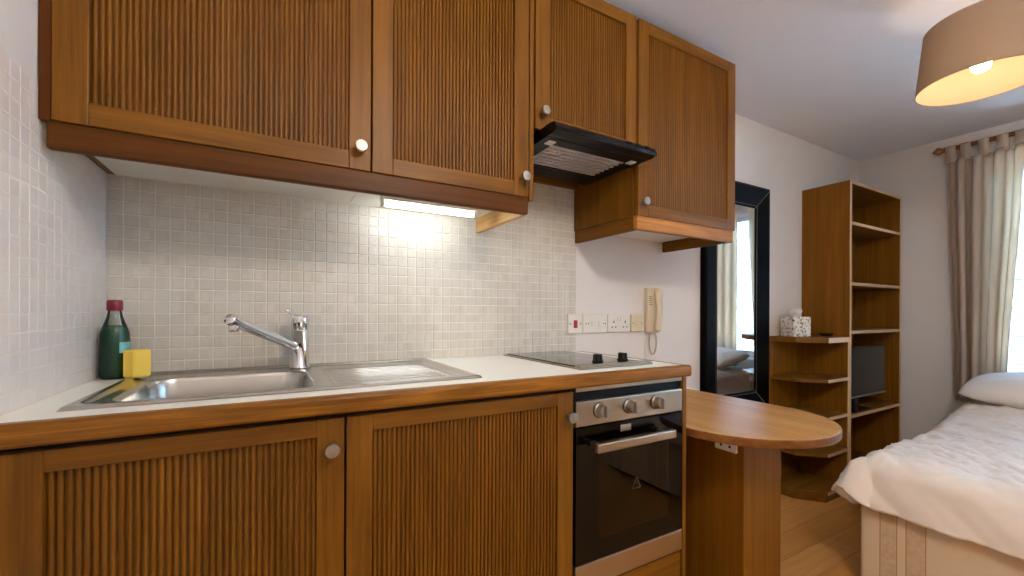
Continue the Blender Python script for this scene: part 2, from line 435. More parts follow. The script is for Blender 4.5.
# mosaic tiles: backing of grout and one raised chamfered square per tile
P = 0.0333
def tiles(name, plane, a0, a1, z0, z1, m):
    mb = MB(); g = .0013; c = .0007 if plane == 'left' else .0010; t0, t1 = .001, (.0014 if plane == 'left' else .0030)
    def pt(a, z, h):
        return (a, YB-h, z) if plane == 'back' else (XL+h, a, z)
    mb.add([pt(a0, z0, t0), pt(a1, z0, t0), pt(a1, z1, t0), pt(a0, z1, t0)], [(0, 1, 2, 3)], M['grout'])
    mb.add([pt(a0, z1, t0), pt(a1, z1, t0), pt(a1, z1, 0), pt(a0, z1, 0)], [(0, 1, 2, 3)], M['grout'])
    na = int(math.ceil((a1-a0)/P)); nz = int(math.ceil((z1-z0)/P))
    for i in range(na):
        for j in range(nz):
            if plane == 'back': A0, A1 = a0+i*P+g, min(a0+(i+1)*P-g, a1)
            else: A0, A1 = max(a1-(i+1)*P+g, a0), a1-i*P-g
            Z1, Z0 = z0+(j+1)*P-g, z0+j*P+g
            Z1 = min(Z1, z1)
            if A1-A0 < .005 or Z1-Z0 < .005: continue
            v = [pt(A0, Z0, t0), pt(A1, Z0, t0), pt(A1, Z1, t0), pt(A0, Z1, t0),
                 pt(A0+c, Z0+c, t1), pt(A1-c, Z0+c, t1), pt(A1-c, Z1-c, t1), pt(A0+c, Z1-c, t1)]
            mb.add(v, [(0, 1, 5, 4), (1, 2, 6, 5), (2, 3, 7, 6), (3, 0, 4, 7), (4, 5, 6, 7)], m)
    return struct(name, mb)
tiles('trim_1', 'back', XL+.003, 1.179, WT, 1.655, M['tile_xz'])
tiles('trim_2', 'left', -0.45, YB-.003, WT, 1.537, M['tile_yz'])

# ------------------------------------------------------------------ kitchen fronts
def knob(parent, x, z, yface, mat=None):
    # round satin knob on a short stem, axis along -y
    mb = MB()
    mb.lathe([(.0001, 0), (.008, 0), (.0065, -.004), (.0062, -.013), (.0135, -.017), (.0150, -.020), (.0150, -.026), (.0135, -.0285), (.0001, -.0295)],
             (x, yface, z), 'Y', 40, M['knob'], False, False)
    return build('knob', mb, M['knob'], parent)

def door(parent, x0, x1, z0, z1, yf, kx, kz, sl=.052, sr=.052, rt=.045, rb=.045, th=.02):
    mb = MB(); b = .0018
    mb.box(x0, x0+sl, yf, yf+th, z0, z1, M['oak_z'], b); mb.box(x1-sr, x1, yf, yf+th, z0, z1, M['oak_z'], b)
    mb.box(x0+sl, x1-sr, yf, yf+th, z0, z0+rb, M['oak_x'], b); mb.box(x0+sl, x1-sr, yf, yf+th, z1-rt, z1, M['oak_x'], b)
    d = build('door', mb, M['oak_z'], parent)
    # reeded panel
    pm = MB(); a0, a1, c0, c1 = x0+sl, x1-sr, z0+rb, z1-rt
    n = max(8, int(round((a1-a0)/.0105))); p = (a1-a0)/n; yp = yf+.0135; prof = []
    for i in range(n):
        xs = a0+i*p; gw = p*.22
        prof += [(xs, yp), (xs+gw, yp)]
        for k in range(0, 7):
            t = PI*k/6; prof.append((xs+gw+(p-gw)*(1-math.cos(t))/2, yp-.0058*(math.sin(t)**.5)))
    prof.append((a1, yp))
    vs = [(x, y, c0) for x, y in prof]+[(x, y, c1) for x, y in prof]; N = len(prof)
    pm.add(vs, [(i, i+1, N+i+1, N+i) for i in range(N-1)], M['reed'])
    pm.box(a0, a1, yp+.0005, yf+th-.001, c0, c1, M['reed'])
    build('reeded_panel', pm, M['reed'], d)
    knob(d, kx, kz, yf)
    return d

def carcass(parent, x0, x1, y0, y1, z0, z1, zt=.018, under=None, top=True, full=(False, False)):
    mb = MB(); t = .018
    mb.box(x0, x0+t, y0, y1, z0, z1, M['oak_z'], .001); mb.box(x1-t, x1, y0, y1, z0, z1, M['oak_z'], .001)
    mb.box(x0+(0 if full[0] else t), x1-(0 if full[1] else t), y0+.002, y1, z0-(.0012 if any(full) else 0), z0+t, under or M['oak_x'])
    if top: mb.box(x0+t, x1-t, y0+.002, y1, z1-t, z1, M['oak_x'])
    mb.box(x0+t, x1-t, y1-.008, y1, z0+t, z1-t, M['white_lam'])
    return build('carcass', mb, M['oak_z'], parent)

ZU0, ZU1 = 1.471, 2.200
G = 'oak wall cabinets with reeded doors'
wallcabs = [
    ('oak wall cabinet with wide reeded door at the left wall corner', -.387, .2155, ZU0, -.3687, .2140, .187, 1.524),
    ('oak wall cabinet with reeded door directly left of the black cooker hood', .2165, .712, ZU0, .2185, .6915, .669, 1.528),
    ('short oak wall cabinet with narrow reeded door above the black cooker hood', 0.714, 1.160, 1.693, .7165, 1.1555, .741, 1.746),
    ('oak wall cabinet with reeded door to the right of the cooker hood', 1.162, 1.762, ZU0, 1.1675, 1.753, 1.186, 1.521),
]
for k, (lab, cx0, cx1, cz0, dx0, dx1, kx, kz) in enumerate(wallcabs):
    r = thing('wall_cabinet', lab, 'cabinet', ((cx0+cx1)/2, YB, cz0), G)
    carcass(r, cx0, cx1, YU+.023, YB-.004, cz0+.002, ZU1-.002, under=M['white_lam'], full=((False, True), (True, False), (False, False), (False, False))[k])
    door(r, dx0, dx1, cz0, ZU1, YU, kx, kz)
    if k == 0:
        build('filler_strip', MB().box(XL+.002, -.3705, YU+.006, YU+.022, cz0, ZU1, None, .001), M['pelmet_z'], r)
    if k == 1:
        build('side_stile', MB().box(.697, .7125, YU+.004, YU+.0225, cz0-.008, ZU1, None, .001), M['oak_z'], r)

# light pelmets under the wall cabinets
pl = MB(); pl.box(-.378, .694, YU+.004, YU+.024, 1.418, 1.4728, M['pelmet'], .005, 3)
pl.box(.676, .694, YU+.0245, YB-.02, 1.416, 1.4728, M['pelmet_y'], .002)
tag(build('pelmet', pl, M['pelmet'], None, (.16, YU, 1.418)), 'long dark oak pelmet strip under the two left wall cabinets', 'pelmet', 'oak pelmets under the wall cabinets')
pl = MB(); pl.box(1.166, 1.745, YU+.004, YU+.024, 1.420, 1.4728, M['oak_pale'], .003, 3)
pl.box(1.166, 1.184, YU+.0245, YB-.006, 1.420, 1.4728, M['oak_y'], .002)
pl.box(1.727, 1.745, YU+.0245, YB-.006, 1.420, 1.4728, M['oak_y'], .002)
tag(build('pelmet', pl, M['oak_x'], None, (1.45, YU, 1.42)), 'short lighter oak pelmet strip under the wall cabinet right of the hood', 'pelmet', 'oak pelmets under the wall cabinets')
# batten behind the hood, above the last tile row
tag(build('wall_batten', MB().box(.718, 1.158, YB-.03, YB-.0045, 1.657, 1.688, None, .002), M['oak_x'], None, (.93, YB, 1.657)),
    'thin oak batten on the wall behind the black cooker hood', 'batten')

# under-cabinet strip light
r = thing('strip_light', 'glowing white strip light under the wall cabinets above the sink drainer', 'light', (.44, 1.32, 1.4725))
build('housing', MB().box(.285, .60, 1.30, 1.345, 1.452, 1.4725, None, .003), M['white_plastic'], r)
build('tube', MB().lathe([(.0001, 0), (.008, 0), (.008, .295), (.0001, .295)], (.295, 1.322, 1.444), 'X', 16, M['tube'], True, False), M['tube'], r)
for xa in (.285, .591): build('end_cap', MB().box(xa, xa+.009, 1.308, 1.336, 1.435, 1.4525, None, .002), M['white_plastic'], r)

# cooker hood
HX0, HX1, HY0, HY1, HZ0, HZ1 = .730, 1.159, 1.024, 1.41, 1.654, 1.691
r = thing('cooker_hood', 'slim black cooker hood with filter grille between two wall cabinets', 'cooker hood', ((HX0+HX1)/2, 1.25, HZ0))
hb = MB()
hb.box(HX0, HX1, HY0+.055, HY1, HZ0+.016, HZ1, M['black_satin'], .002)                 # top tray
pr = [(HY0+.004, HZ0+.004), (HY0, HZ0+.012), (HY0+.012, HZ1-.006), (HY0+.030, HZ1-.001), (HY0+.058, HZ1), (HY0+.058, HZ0+.002), (HY0+.03, HZ0)]
n = len(pr)
hb.add([(HX0, y, z) for y, z in pr]+[(HX1, y, z) for y, z in pr],
       [tuple(range(n))[::-1], tuple(range(n, 2*n))]+[(i, (i+1) % n, n+(i+1) % n, n+i) for i in range(n)], M['black_satin'])
hb.box(HX0, HX0+.02, HY0+.05, HY1, HZ0, HZ0+.02, M['black_satin'], .001); hb.box(HX1-.02, HX1, HY0+.05, HY1, HZ0, HZ0+.02, M['black_satin'], .001)
hb.box(HX0+.02, HX1-.02, HY1-.105, HY1, HZ0, HZ0+.018, M['black_satin'], .001)
hb.box(HX0+.02, HX1-.02, HY0+.055, HY0+.10, HZ0, HZ0+.018, M['black_satin'], .001)
build('hood_body', hb, M['black_satin'], r)
# filter: corrugated slats with cross ribs
ft = MB(); fy0, fy1, fxa, fxb = HY0+.10, HY1-.105, HX0+.055, HX1-.055
ft.box(fxa, fxb, fy0, fy1, HZ0+.010, HZ0+.0125, M['dark'])
nn = 22
for i in range(nn):
    x = fxa+(fxb-fxa)*(i+.5)/nn; ft.box(x-.0013, x+.0013, fy0, fy1, HZ0+.003, HZ0+.006, M['mesh'])
for j in range(7):
    y = fy0+(fy1-fy0)*(j+.5)/7; ft.box(fxa, fxb, y-.0055, y+.0055, HZ0+.0015, HZ0+.0085, M['mesh'])
build('grease_filter', ft, M['mesh'], r)
for (xa, xb) in ((HX0+.02, fxa), (fxb, HX1-.02)): build('filter_frame', MB().box(xa, xb, fy0, fy1, HZ0+.002, HZ0+.016), M['black'], r)
for x in (HX0+.036, HX1-.040):
    build('lamp_lens', MB().box(x-.014, x+.014, HY0+.072, HY0+.102, HZ0-.003, HZ0+.004, None, .002), M['lens'], r)['label'] = 'small pale lamp lens'
for (a, b) in ((HX0+.03, HX0+.20), (HX0+.215, HX1-.03)):
    build('vent_panel', MB().box(a, b, HY1-.085, HY1-.02, HZ0-.0015, HZ0+.002, None, .001), M['black'], r)
for x in (1.03, 1.075, 1.115):
    build('slide_switch', MB().box(x-.010, x+.010, HY0+.002, HY0+.018, HZ1-.022, HZ1-.008, None, .002), M['black'], r)

# base cabinets
ZB0, ZB1 = .15, .889
G = 'oak base cabinets with reeded doors'
for (lab, cx0, cx1, dx0, dx1, kx, kz, sl) in (
    ('oak base cabinet with reeded door under the sink bowl', -.387, .131, -.385, .129, .103, .829, .068),
    ('oak base cabinet with reeded door between sink cabinet and oven', .1325, .733, .1335, .731, .711, .822, .053)):
    r = thing('base_cabinet', lab, 'cabinet', ((cx0+cx1)/2, YD, 0), G)
    carcass(r, cx0, cx1, YD+.022, YB-.02, ZB0, .775 if cx0 < 0 else .80, top=False)
    tr = MB(); tr.box(cx0, cx1, YD+.023, YD+.040, .80, .897, None); build('front_rail', tr, M['dark'], r)
    door(r, dx0, dx1, ZB0, ZB1, YD, kx, kz, sl=sl, sr=.053, rt=.036, rb=.045)
tag(build('kickboard', MB().box(XL+.003, 1.186, YD+.06, YD+.078, 0, ZB0-.004, None, .001), M['oak_x'], None, (.4, YD+.06, 0)),
    'oak kickboard running under the base cabinets', 'kickboard')

# worktop: white laminate, rounded oak lipping, open for the sink bowl
YW = .918; SX0, SX1, SY0, SY1 = -.322, .478, .998, 1.482
r = thing('worktop', 'white laminate worktop with rounded oak front edge', 'worktop', (.4, YW, WT-.038))
wm = MB(); ox0, ox1, oy0, oy1 = SX0+.02, SX1-.02, SY0+.02, SY1-.03
for (a, b, c, d) in ((XL+.002, ox0, YW+.022, YB-.002), (ox1, 1.186, YW+.022, YB-.002), (ox0, ox1, YW+.022, oy0), (ox0, ox1, oy1, YB-.002)):
    wm.box(a, b, c, d, WT-.036, WT)
build('laminate_top', wm, M['white_lam'], r)
lp = MB(); prof = []
z0, z1, rad = WT-.038, WT+.0002, .010
for cx, cz, t0 in ((YW+rad, z1-rad, PI/2), (YW+rad, z0+rad, PI)):
    for k in range(7):
        t = t0+PI/2*k/6; prof.append((cx+rad*math.cos(t), cz+rad*math.sin(t)))
prof += [(YW+.022, z0), (YW+.022, z1)]
n = len(prof); xa, xb = XL+.002, 1.204
lp.add([(xa, y, z) for y, z in prof]+[(xb, y, z) for y, z in prof],
       [tuple(range(n))[::-1], tuple(range(n, 2*n))]+[(i, (i+1) % n, n+(i+1) % n, n+i) for i in range(n)], M['lipping'])
build('front_lipping', lp, M['lipping'], r)['label'] = 'rounded oak edge strip'
build('end_lipping', MB().box(1.186, 1.206, YW+.022, YB-.002, z0, z1, None, .006, 3), M['lipping_y'], r)['label'] = 'oak end edge strip'

# sink: one pressed sheet as a height field
def smooth01(t):
    t = max(0, min(1, t)); return t*t*(3-2*t)
def rrect(x, y, x0, x1, y0, y1, rad):
    cx, cy = (x0+x1)/2, (y0+y1)/2
    qx, qy = abs(x-cx)-(x1-x0)/2+rad, abs(y-cy)-(y1-y0)/2+rad
    return math.hypot(max(qx, 0), max(qy, 0))+min(max(qx, qy), 0)-rad
def sinkz(x, y):
    e = min(x-SX0, SX1-x, y-SY0, SY1-y)
    z = .0005+.0065*smooth01(e/.007)
    s1 = rrect(x, y, SX0+.020, SX1-.020, SY0+.018, SY1-.018, .03)
    z -= .0058*smooth01(-s1/.009)                                   # inner step
    s2 = rrect(x, y, -.268, .080, 1.026, 1.318+.03, .06)
    if s2 < .012:
        z += .0015*math.exp(-(s2/.006)**2)
        z -= .150*smooth01(-s2/.030) if s2 < 0 else 0
    s3 = rrect(x, y, .118, .440, 1.035, 1.40, .03)
    if s3 < 0:
        z -= .0045*smooth01(-s3/.010)
        g = abs(((y-1.06)/.036) % 1-.5)*.036                      # distance from the nearest channel
        z -= .0075*smooth01(-s3/.03)*smooth01(1-g/.0100)
    return WT+z
sk = MB()
xs = []; x = SX0
def axis_pts(a, b, fine, nfine, ncoarse):
    return None
NX, NY = 150, 340
verts = []; faces = []
for j in range(NY+1):
    for i in range(NX+1):
        X = SX0+(SX1-SX0)*i/NX; Y = SY0+(SY1-SY0)*j/NY
        verts.append((X, Y, sinkz(X, Y)))
for j in range(NY):
    for i in range(NX):
        a = j*(NX+1)+i; faces.append((a, a+1, a+NX+2, a+NX+1))
sk.add(verts, faces, M['sink'], True)
r = thing('sink', 'stainless steel inset sink with bowl left and grooved drainer right', 'sink', (.08, 1.24, WT))
build('sink_top', sk, M['sink'], r)
dz = sinkz(-.095, 1.18)
build('drain', MB().lathe([(.0001, .0005), (.020, .001), (.036, .003), (.040, .001), (.040, -.002)], (-.095, 1.18, dz), 'Z', 28, M['chrome'], True, False), M['chrome'], r)

# mixer tap
TX, TY = .068, 1.425; tz = WT+.0025
r = thing('mixer_tap', 'chrome single lever mixer tap behind the sink bowl', 'tap', (TX, TY, tz))
build('tap_body', MB().lathe([(.0001, 0), (.029, 0), (.029, .004), (.025, .008), (.0245, .112), (.0225, .1125), (.0225, .1145), (.0245, .115), (.0245, .155), (.0230, .158), (.0001, .159)],
      (TX, TY, tz), 'Z', 36, M['chrome'], True, False), M['chrome'], r)
sv0 = Vector((TX-.008, TY-.008, tz+.062)); sv1 = Vector((-.095, 1.215, tz+.151))
dirv = (sv1-sv0).normalized()
so = MB(); so.tube([sv0, sv0+dirv*.02, sv1-dirv*.03, sv1-dirv*.006, sv1], [.0125, .0128, .0142, .0142, .0130], 20, M['chrome'])
spout = build('spout', so, M['chrome'], r)
ae = sv1-dirv*.016
build('aerator', MB().lathe([(.0001, 0), (.0095, -.004), (.011, 0), (.011, .018)], (ae.x, ae.y, ae.z-.022), 'Z', 20, M['chrome'], True, False), M['chrome'], spout)
lv = MB(); l0 = Vector((TX-.010, TY-.012, tz+.140)); l1 = Vector((TX-.036, TY-.020, tz+.176))
lv.tube([l0, l0.lerp(l1, .85), l1], [.0034, .0034, .0046], 12, M['chrome'])
build('lever', lv, M['chrome'], r)

# washing-up liquid bottle
BX, BY = -.3525, 1.425
r = thing('soap_bottle', 'clear bottle of green washing-up liquid with dark red cap', 'bottle', (BX, BY, WT))
def bprof(h):
    if h < .010: return .025+.005*(h/.010)**.5
    if h < .105: return .030
    if h < .174: return .030-(.030-.0130)*smooth01((h-.105)/.072)**.85
    return .0130
hs = [0, .003, .007, .012, .03, .06, .09, .115, .125, .135, .145, .155, .165, .172, .18]
build('bottle_body', MB().lathe([(.0001, 0)]+[(bprof(h), h) for h in hs], (BX, BY, WT+.0003), 'Z', 36, M['bottle'], True, False), M['bottle'], r)
hl = [h for h in hs if h <= .135]
build('liquid', MB().lathe([(.0001, .002)]+[(bprof(h)-.0016, max(h, .002)) for h in hl]+[(.0001, .135)], (BX, BY, WT+.0003), 'Z', 36, M['liquid'], True, False), M['liquid'], r)['label'] = 'dark green liquid'
cp = MB(); cp.lathe([(.0150, .172), (.0160, .174), (.0157, .196), (.0140, .199), (.0001, .1995)], (BX, BY, WT), 'Z', 32, M['cap'], True, False)
build('cap', cp, M['cap'], r)
lb = MB(); vv = []; ff = []
for i in range(13):
    t = -1.05+1.0*i/12
    for h in (.066, .093): vv.append((BX+.0304*math.cos(t), BY+.0304*math.sin(t), WT+h))
for i in range(12): ff.append((2*i, 2*i+2, 2*i+3, 2*i+1))
lb.add(vv, ff, M['label'], True)
build('paper_label', lb, M['label'], r)

# sponge (rounded yellow block standing on end, turned 35 degrees)
sg = MB(); t = bmesh.new()
bmesh.ops.create_cube(t, size=1, matrix=Matrix.Diagonal((.042, .036, .068, 1)))
bmesh.ops.bevel(t, geom=t.edges[:], offset=.003, segments=3, affect='EDGES')
sg.merge(t, sg.mi(M['sponge']), False, Matrix.Translation((-.2985, 1.378, WT+.0405)) @ Matrix.Rotation(math.radians(48), 4, 'Z'))
tag(build('sponge', sg, M['sponge'], None, (-.2985, 1.378, WT+.0055)), 'yellow sponge standing beside the green bottle', 'sponge')

# hob
hx0, hx1, hy0, hy1 = .796, 1.105, .992, 1.478
r = thing('hob', 'two ring electric hob with steel rim and dark glass', 'hob', ((hx0+hx1)/2, 1.23, WT))
fm = MB(); fm.box(hx0, hx1, hy0, hy1, WT+.0003, WT+.005, None, .002)
fm.box(hx0+.002, hx1-.002, hy0+.002, hy0+.030, WT+.0045, WT+.0115, None, .003, 3)
build('hob_frame', fm, M['steel'], r)
build('ceramic_glass', MB().box(hx0+.012, hx1-.012, hy0+.034, hy1-.010, WT+.005, WT+.0085, None, .001), M['hob_glass'], r)['label'] = 'dark brown ceramic glass'
for (y, rad) in ((1.185, .072), (1.37, .09)):
    ring = MB(); ring.lathe([(rad-.002, 0), (rad, 0), (rad, .0003), (rad-.002, .0003), (rad-.002, 0)], ((hx0+hx1)/2-.01, y, WT+.0086), 'Z', 48, M['steel'], False, False)
    build('cooking_ring', ring, M['steel'], r)
for x in (.945, 1.058):
    build('control_knob', MB().lathe([(.0001, 0), (.019, 0), (.019, .003), (.0165, .004), (.0155, .022), (.0145, .024), (.0001, .0245)], (x, 1.085, WT+.0086), 'Z', 28, M['black'], True, False)
          .box(x-.004, x+.004, 1.085-.0165, 1.085+.0165, WT+.02, WT+.034, M['black'], .002), M['black'], r)

# oven
OX0, OX1, OYF = .738, 1.183, .936
r = thing('oven', 'slim built-in oven with steel controls and black glass door', 'oven', (.96, OYF, .324))
ob = MB(); ob.box(OX0+.012, OX1-.012, OYF+.05, 1.44, .335, .86, M['dark'])
ob.bm.free(); ob = MB()
for (a, b, c, d, e, f) in ((OX0+.01, OX1-.01, OYF+.03, 1.44, .325, .345), (OX0+.01, OX1-.01, OYF+.03, 1.44, .78, .895), (OX0+.01, OX0+.025, OYF+.03, 1.44, .345, .78),
                           (OX1-.025, OX1-.01, OYF+.03, 1.44, .345, .78), (OX0+.025, OX1-.025, 1.42, 1.44, .345, .78)):
    ob.box(a, b, c, d, e, f, M['cavity'])
build('oven_body', ob, M['cavity'], r)
build('top_strip', MB().box(OX0, OX1, OYF+.002, OYF+.03, .886, .899, None, .002), M['steel'], r)
build('vent_strip', MB().box(OX0, OX1, OYF+.012, OYF+.03, .859, .886), M['black'], r)
cpn = build('control_panel', MB().box(OX0, OX1, OYF, OYF+.03, .786, .859, None, .003), M['steel'], r)
for x in (.822, .938, 1.055):
    kb = MB(); kb.lathe([(.0001, 0), (.021, 0), (.021, -.004), (.0185, -.006), (.0165, -.024), (.0150, -.0265), (.0001, -.0275)], (x, OYF, .828), 'Y', 40, M['knob'], False, False)
    kb.box(x-.004, x+.004, OYF-.036, OYF-.010, .828-.016, .828+.016, M['knob'], .003)
    build('control_knob', kb, M['knob'], cpn)
    build('knob_ring', MB().lathe([(.0225, .0005), (.0225, -.0025), (.0205, -.0025)], (x, OYF, .828), 'Y', 28, M['black'], True, False), M['black'], cpn)
dg = MB(); gz0, gz1 = .396, .783; ix0, ix1, iz0, iz1 = .818, 1.118, .455, .715
for (a, b, c, d) in ((OX0, ix0, gz0, gz1), (ix1, OX1, gz0, gz1), (ix0, ix1, gz0, iz0), (ix0, ix1, iz1, gz1)):
    dg.box(a, b, OYF, OYF+.026, c, d, M['glass_black'])
dr = build('oven_door', dg, M['glass_black'], r)
build('window_pane', MB().box(ix0, ix1, OYF+.0002, OYF+.006, iz0, iz1), M['smoke'], dr)
hd = MB(); hzc = .735; hd.box(.774, 1.092, .884, .902, hzc-.013, hzc+.013, M['steel'], .004, 3)
for x in (.797, 1.069): hd.box(x-.008, x+.008, .9, OYF+.001, hzc-.008, hzc+.008, M['steel'], .002)
build('handle', hd, M['steel'], dr)['label'] = 'flat steel bar handle'
build('name_plate', MB().box(.905, .948, OYF-.002, OYF+.001, .754, .774, None, .0008), M['steel'], dr)
wt = MB(); tp = [(.955, .572), (.990, .572), (.9725, .606)]
for i in range(3):
    a, b = tp[i], tp[(i+1) % 3]; wt.tube([(a[0], OYF-.0003, a[1]), (b[0], OYF-.0003, b[1])], .0012, 6, M['faint'])
wt.tube([(.9725, OYF-.0003, .594), (.9725, OYF-.0003, .582)], .0010, 6, M['faint'])
build('warning_mark', wt, M['faint'], dr)['label'] = 'small triangular warning mark'
rk = MB()
for i in range(13): rk.tube([(.765+i*.0325, 1.0, .64), (.765+i*.0325, 1.40, .64)], .002, 6, M['chrome'])
rk.tube([(.765, 1.0, .64), (1.155, 1.0, .64)], .003, 8, M['chrome']); rk.tube([(.765, 1.40, .64), (1.155, 1.40, .64)], .003, 8, M['chrome'])
build('oven_rack', rk, M['chrome'], r)
build('lower_trim', MB().box(OX0, OX1, OYF, OYF+.03, .324, .393, None, .003), M['steel'], r)
# wooden panel closing the unit below the oven, and the end panel of the run
tag(build('filler_panel', MB().box(.736, 1.181, YD, YD+.018, ZB0, .318, None, .002), M['oak_x'], None, (.96, YD, ZB0)), 'oak filler panel below the oven', 'panel')
tag(build('end_panel', MB().box(1.186, 1.203, YD-.004, YB-.006, 0, WT-.040, None, .002), M['oak_z'], None, (1.19, 1.2, 0)), 'oak end panel between oven and breakfast bar', 'panel')

# ------------------------------------------------------------------ breakfast bar
r = thing('breakfast_bar', 'oval ended oak breakfast bar beside the oven', 'breakfast bar', (1.52, 1.1, 0))
cx, cy, ra, rb_ = 1.522, .95, .316, .300
poly = [(1.206, YB-.003)]
for k in range(41):
    t = PI+PI*k/40; poly.append((cx+ra*math.cos(t), cy+rb_*math.sin(t)))
poly.append((cx+ra, YB-.003))
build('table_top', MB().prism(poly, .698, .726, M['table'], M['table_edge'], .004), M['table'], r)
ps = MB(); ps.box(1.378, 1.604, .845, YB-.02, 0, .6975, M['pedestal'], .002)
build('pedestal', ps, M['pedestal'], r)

# sockets ---------------------------------------------------------------
GS = 'wall plates above the hob'
def plate(name, lab, cat, x0, x1, z0, z1, mat, y=YB, group=GS):
    r = thing(name, lab, cat, ((x0+x1)/2, y, z0), group)
    build('face_plate', MB().box(x0, x1, y-.0115, y-.0005, z0, z1, None, .003, 3), mat, r)
    return r
def dot(mb, x, z, y, rad=.003, m='dark'):
    mb.lathe([(.0001, .001), (rad, .001), (rad, -.0006), (.0001, -.0006)], (x, y-.0115, z), 'Y', 12, M[m], False, False)
SZ0, SZ1 = 1.018, 1.104; SZ = (SZ0+SZ1)/2
r = plate('cooker_switch', 'white cooker switch with red rocker at the edge of the tiles', 'switch', 1.124, 1.205, SZ0, SZ1, M['white_plastic'], YB-.003)
build('rocker', MB().box(1.155, 1.173, YB-.020, YB-.013, SZ-.019, SZ+.016, None, .002), M['red'], r)['label'] = 'red rocker switch'
for px_ in (1.135, 1.194): s = MB(); dot(s, px_, SZ, YB-.003); build('screw', s, M['dark'], r)
r = plate('fused_outlet', 'wide white fused outlet plate right of the red cooker switch', 'socket', 1.209, 1.354, SZ0, SZ1, M['white_plastic'])
build('fuse_carrier', MB().box(1.260, 1.292, YB-.0145, YB-.011, SZ-.010, SZ+.014, None, .001), M['white_plastic'], r)
build('rocker', MB().box(1.300, 1.320, YB-.0155, YB-.011, SZ-.014, SZ+.012, None, .002), M['white_plastic'], r)
for px_ in (1.228, 1.242, 1.332, 1.342): s = MB(); dot(s, px_, SZ, YB); build('screw', s, M['dark'], r)
r = plate('double_socket', 'white double power socket in the middle of the wall plates', 'socket', 1.358, 1.503, SZ0, SZ1, M['white_plastic'])
for cxs in (1.395, 1.467):
    for (ha, hb_, hc, hd_) in ((-.003, .003, .002, .012), (-.015, -.007, -.020, -.015), (.007, .015, -.020, -.015)):
        build('pin_hole', MB().box(cxs+ha, cxs+hb_, YB-.0122, YB-.011, SZ+hc, SZ+hd_), M['dark'], r)
for cxs in (1.422, 1.440):
    build('rocker', MB().box(cxs-.006, cxs+.006, YB-.0150, YB-.011, SZ+.008, SZ+.030, None, .0015), M['white_plastic'], r)
r = plate('phone_outlet', 'single cream outlet plate touching the wall telephone', 'socket', 1.507, 1.590, SZ0, SZ1, M['cream_plastic'])
build('centre_module', MB().box(1.536, 1.563, YB-.0135, YB-.011, SZ-.014, SZ+.014, None, .001), M['cream_plastic'], r)
for px_ in (1.519, 1.579): s = MB(); dot(s, px_, SZ, YB); build('screw', s, M['dark'], r)
# socket on the breakfast bar pedestal (facing -x)
r = thing('power_socket', 'small white socket on the pedestal under the breakfast bar', 'socket', (1.378, .93, .632))
build('face_plate', MB().box(1.367, 1.3775, .866, .946, .632, .696, None, .003), M['white_plastic'], r)
for (yy, zz, hh) in ((.906, .676, .006), (.889, .650, .004), (.921, .650, .004)): build('pin_hole', MB().box(1.3662, 1.3672, yy-.004, yy+.004, zz-hh, zz+hh), M['dark'], r)

# wall telephone
r = thing('wall_telephone', 'beige entry telephone with handset on the wall', 'telephone', (1.64, YB, 1.01))
build('base_unit', MB().box(1.603, 1.688, YB-.026, YB-.0005, 1.012, 1.236, None, .006, 3), M['phone'], r)
pts = []
for k in range(17):
    t = k/16; pts.append((1.664, YB-.037-.010*math.sin(PI*t), 1.020+.208*t))
hm = MB(); vv = []; ff = []
for i, p in enumerate(pts):
    t = i/16; end = max(0, 1-abs(t-.12)/.14)+max(0, 1-abs(t-.88)/.14); hw = .0175+.003*end; hd_ = .009+.006*end
    if i in (0, 16): hw *= .8; hd_ *= .7
    for k in range(16):
        a = 2*PI*k/16; ca, sa = math.cos(a), math.sin(a)
        vv.append((p[0]+hw*math.copysign(abs(ca)**.6, ca), p[1]+hd_*math.copysign(abs(sa)**.6, sa)+.004*end, p[2]))
for i in range(16):
    for k in range(16): ff.append((i*16+k, i*16+(k+1) % 16, (i+1)*16+(k+1) % 16, (i+1)*16+k))
ff.append(tuple(range(16))[::-1]); ff.append(tuple(range(256, 272)))
hm.add(vv, ff, M['phone'], True)
build('handset', hm, M['phone'], r)
for k in range(5): build('speaker_slot', MB().box(1.609, 1.636, YB-.0268, YB-.0255, 1.150+k*.010, 1.154+k*.010), M['phone_dark'], r)
coil = []
for i in range(300):
    t = i/299; a = 2*PI*(t*.96+.02)
    p = Vector((1.645+.020*math.sin(a), YB-.022-.006*math.cos(a*.5), .958+.054*math.cos(a)))
    coil.append(p+Vector((.0035*math.cos(i*1.2), .0035*math.sin(i*1.2), 0)))
build('curly_cord', MB().tube(coil, .0017, 6, M['phone']), M['phone'], r)
build('wall_cable', MB().tube([(1.612, YB-.004, 1.013), (1.611, YB-.004, .93), (1.612, YB-.004, .735)], .0025, 8, M['white_plastic']), M['white_plastic'], r)

# ------------------------------------------------------------------ mirror
mx0, mx1, mz0, mz1 = 2.034, 2.650, .520, 1.872
r = thing('wall_mirror', 'tall mirror in a wide black frame on the wall', 'mirror', ((mx0+mx1)/2, YB, mz0))
fb = MB(); fw = .128; yo, yi, ym = YB-.038, YB-.016, YB-.030
o4 = [(mx0, mz0), (mx1, mz0), (mx1, mz1), (mx0, mz1)]; i4 = [(mx0+fw, mz0+fw), (mx1-fw, mz0+fw), (mx1-fw, mz1-fw), (mx0+fw, mz1-fw)]
m4 = [(mx0+.012, mz0+.012), (mx1-.012, mz0+.012), (mx1-.012, mz1-.012), (mx0+.012, mz1-.012)]
vs = [(x, YB-.002, z) for x, z in o4]+[(x, yo+.006, z) for x, z in o4]+[(x, yo, z) for x, z in m4]+[(x, yi, z) for x, z in i4]+[(x, YB-.002, z) for x, z in i4]
ff = []
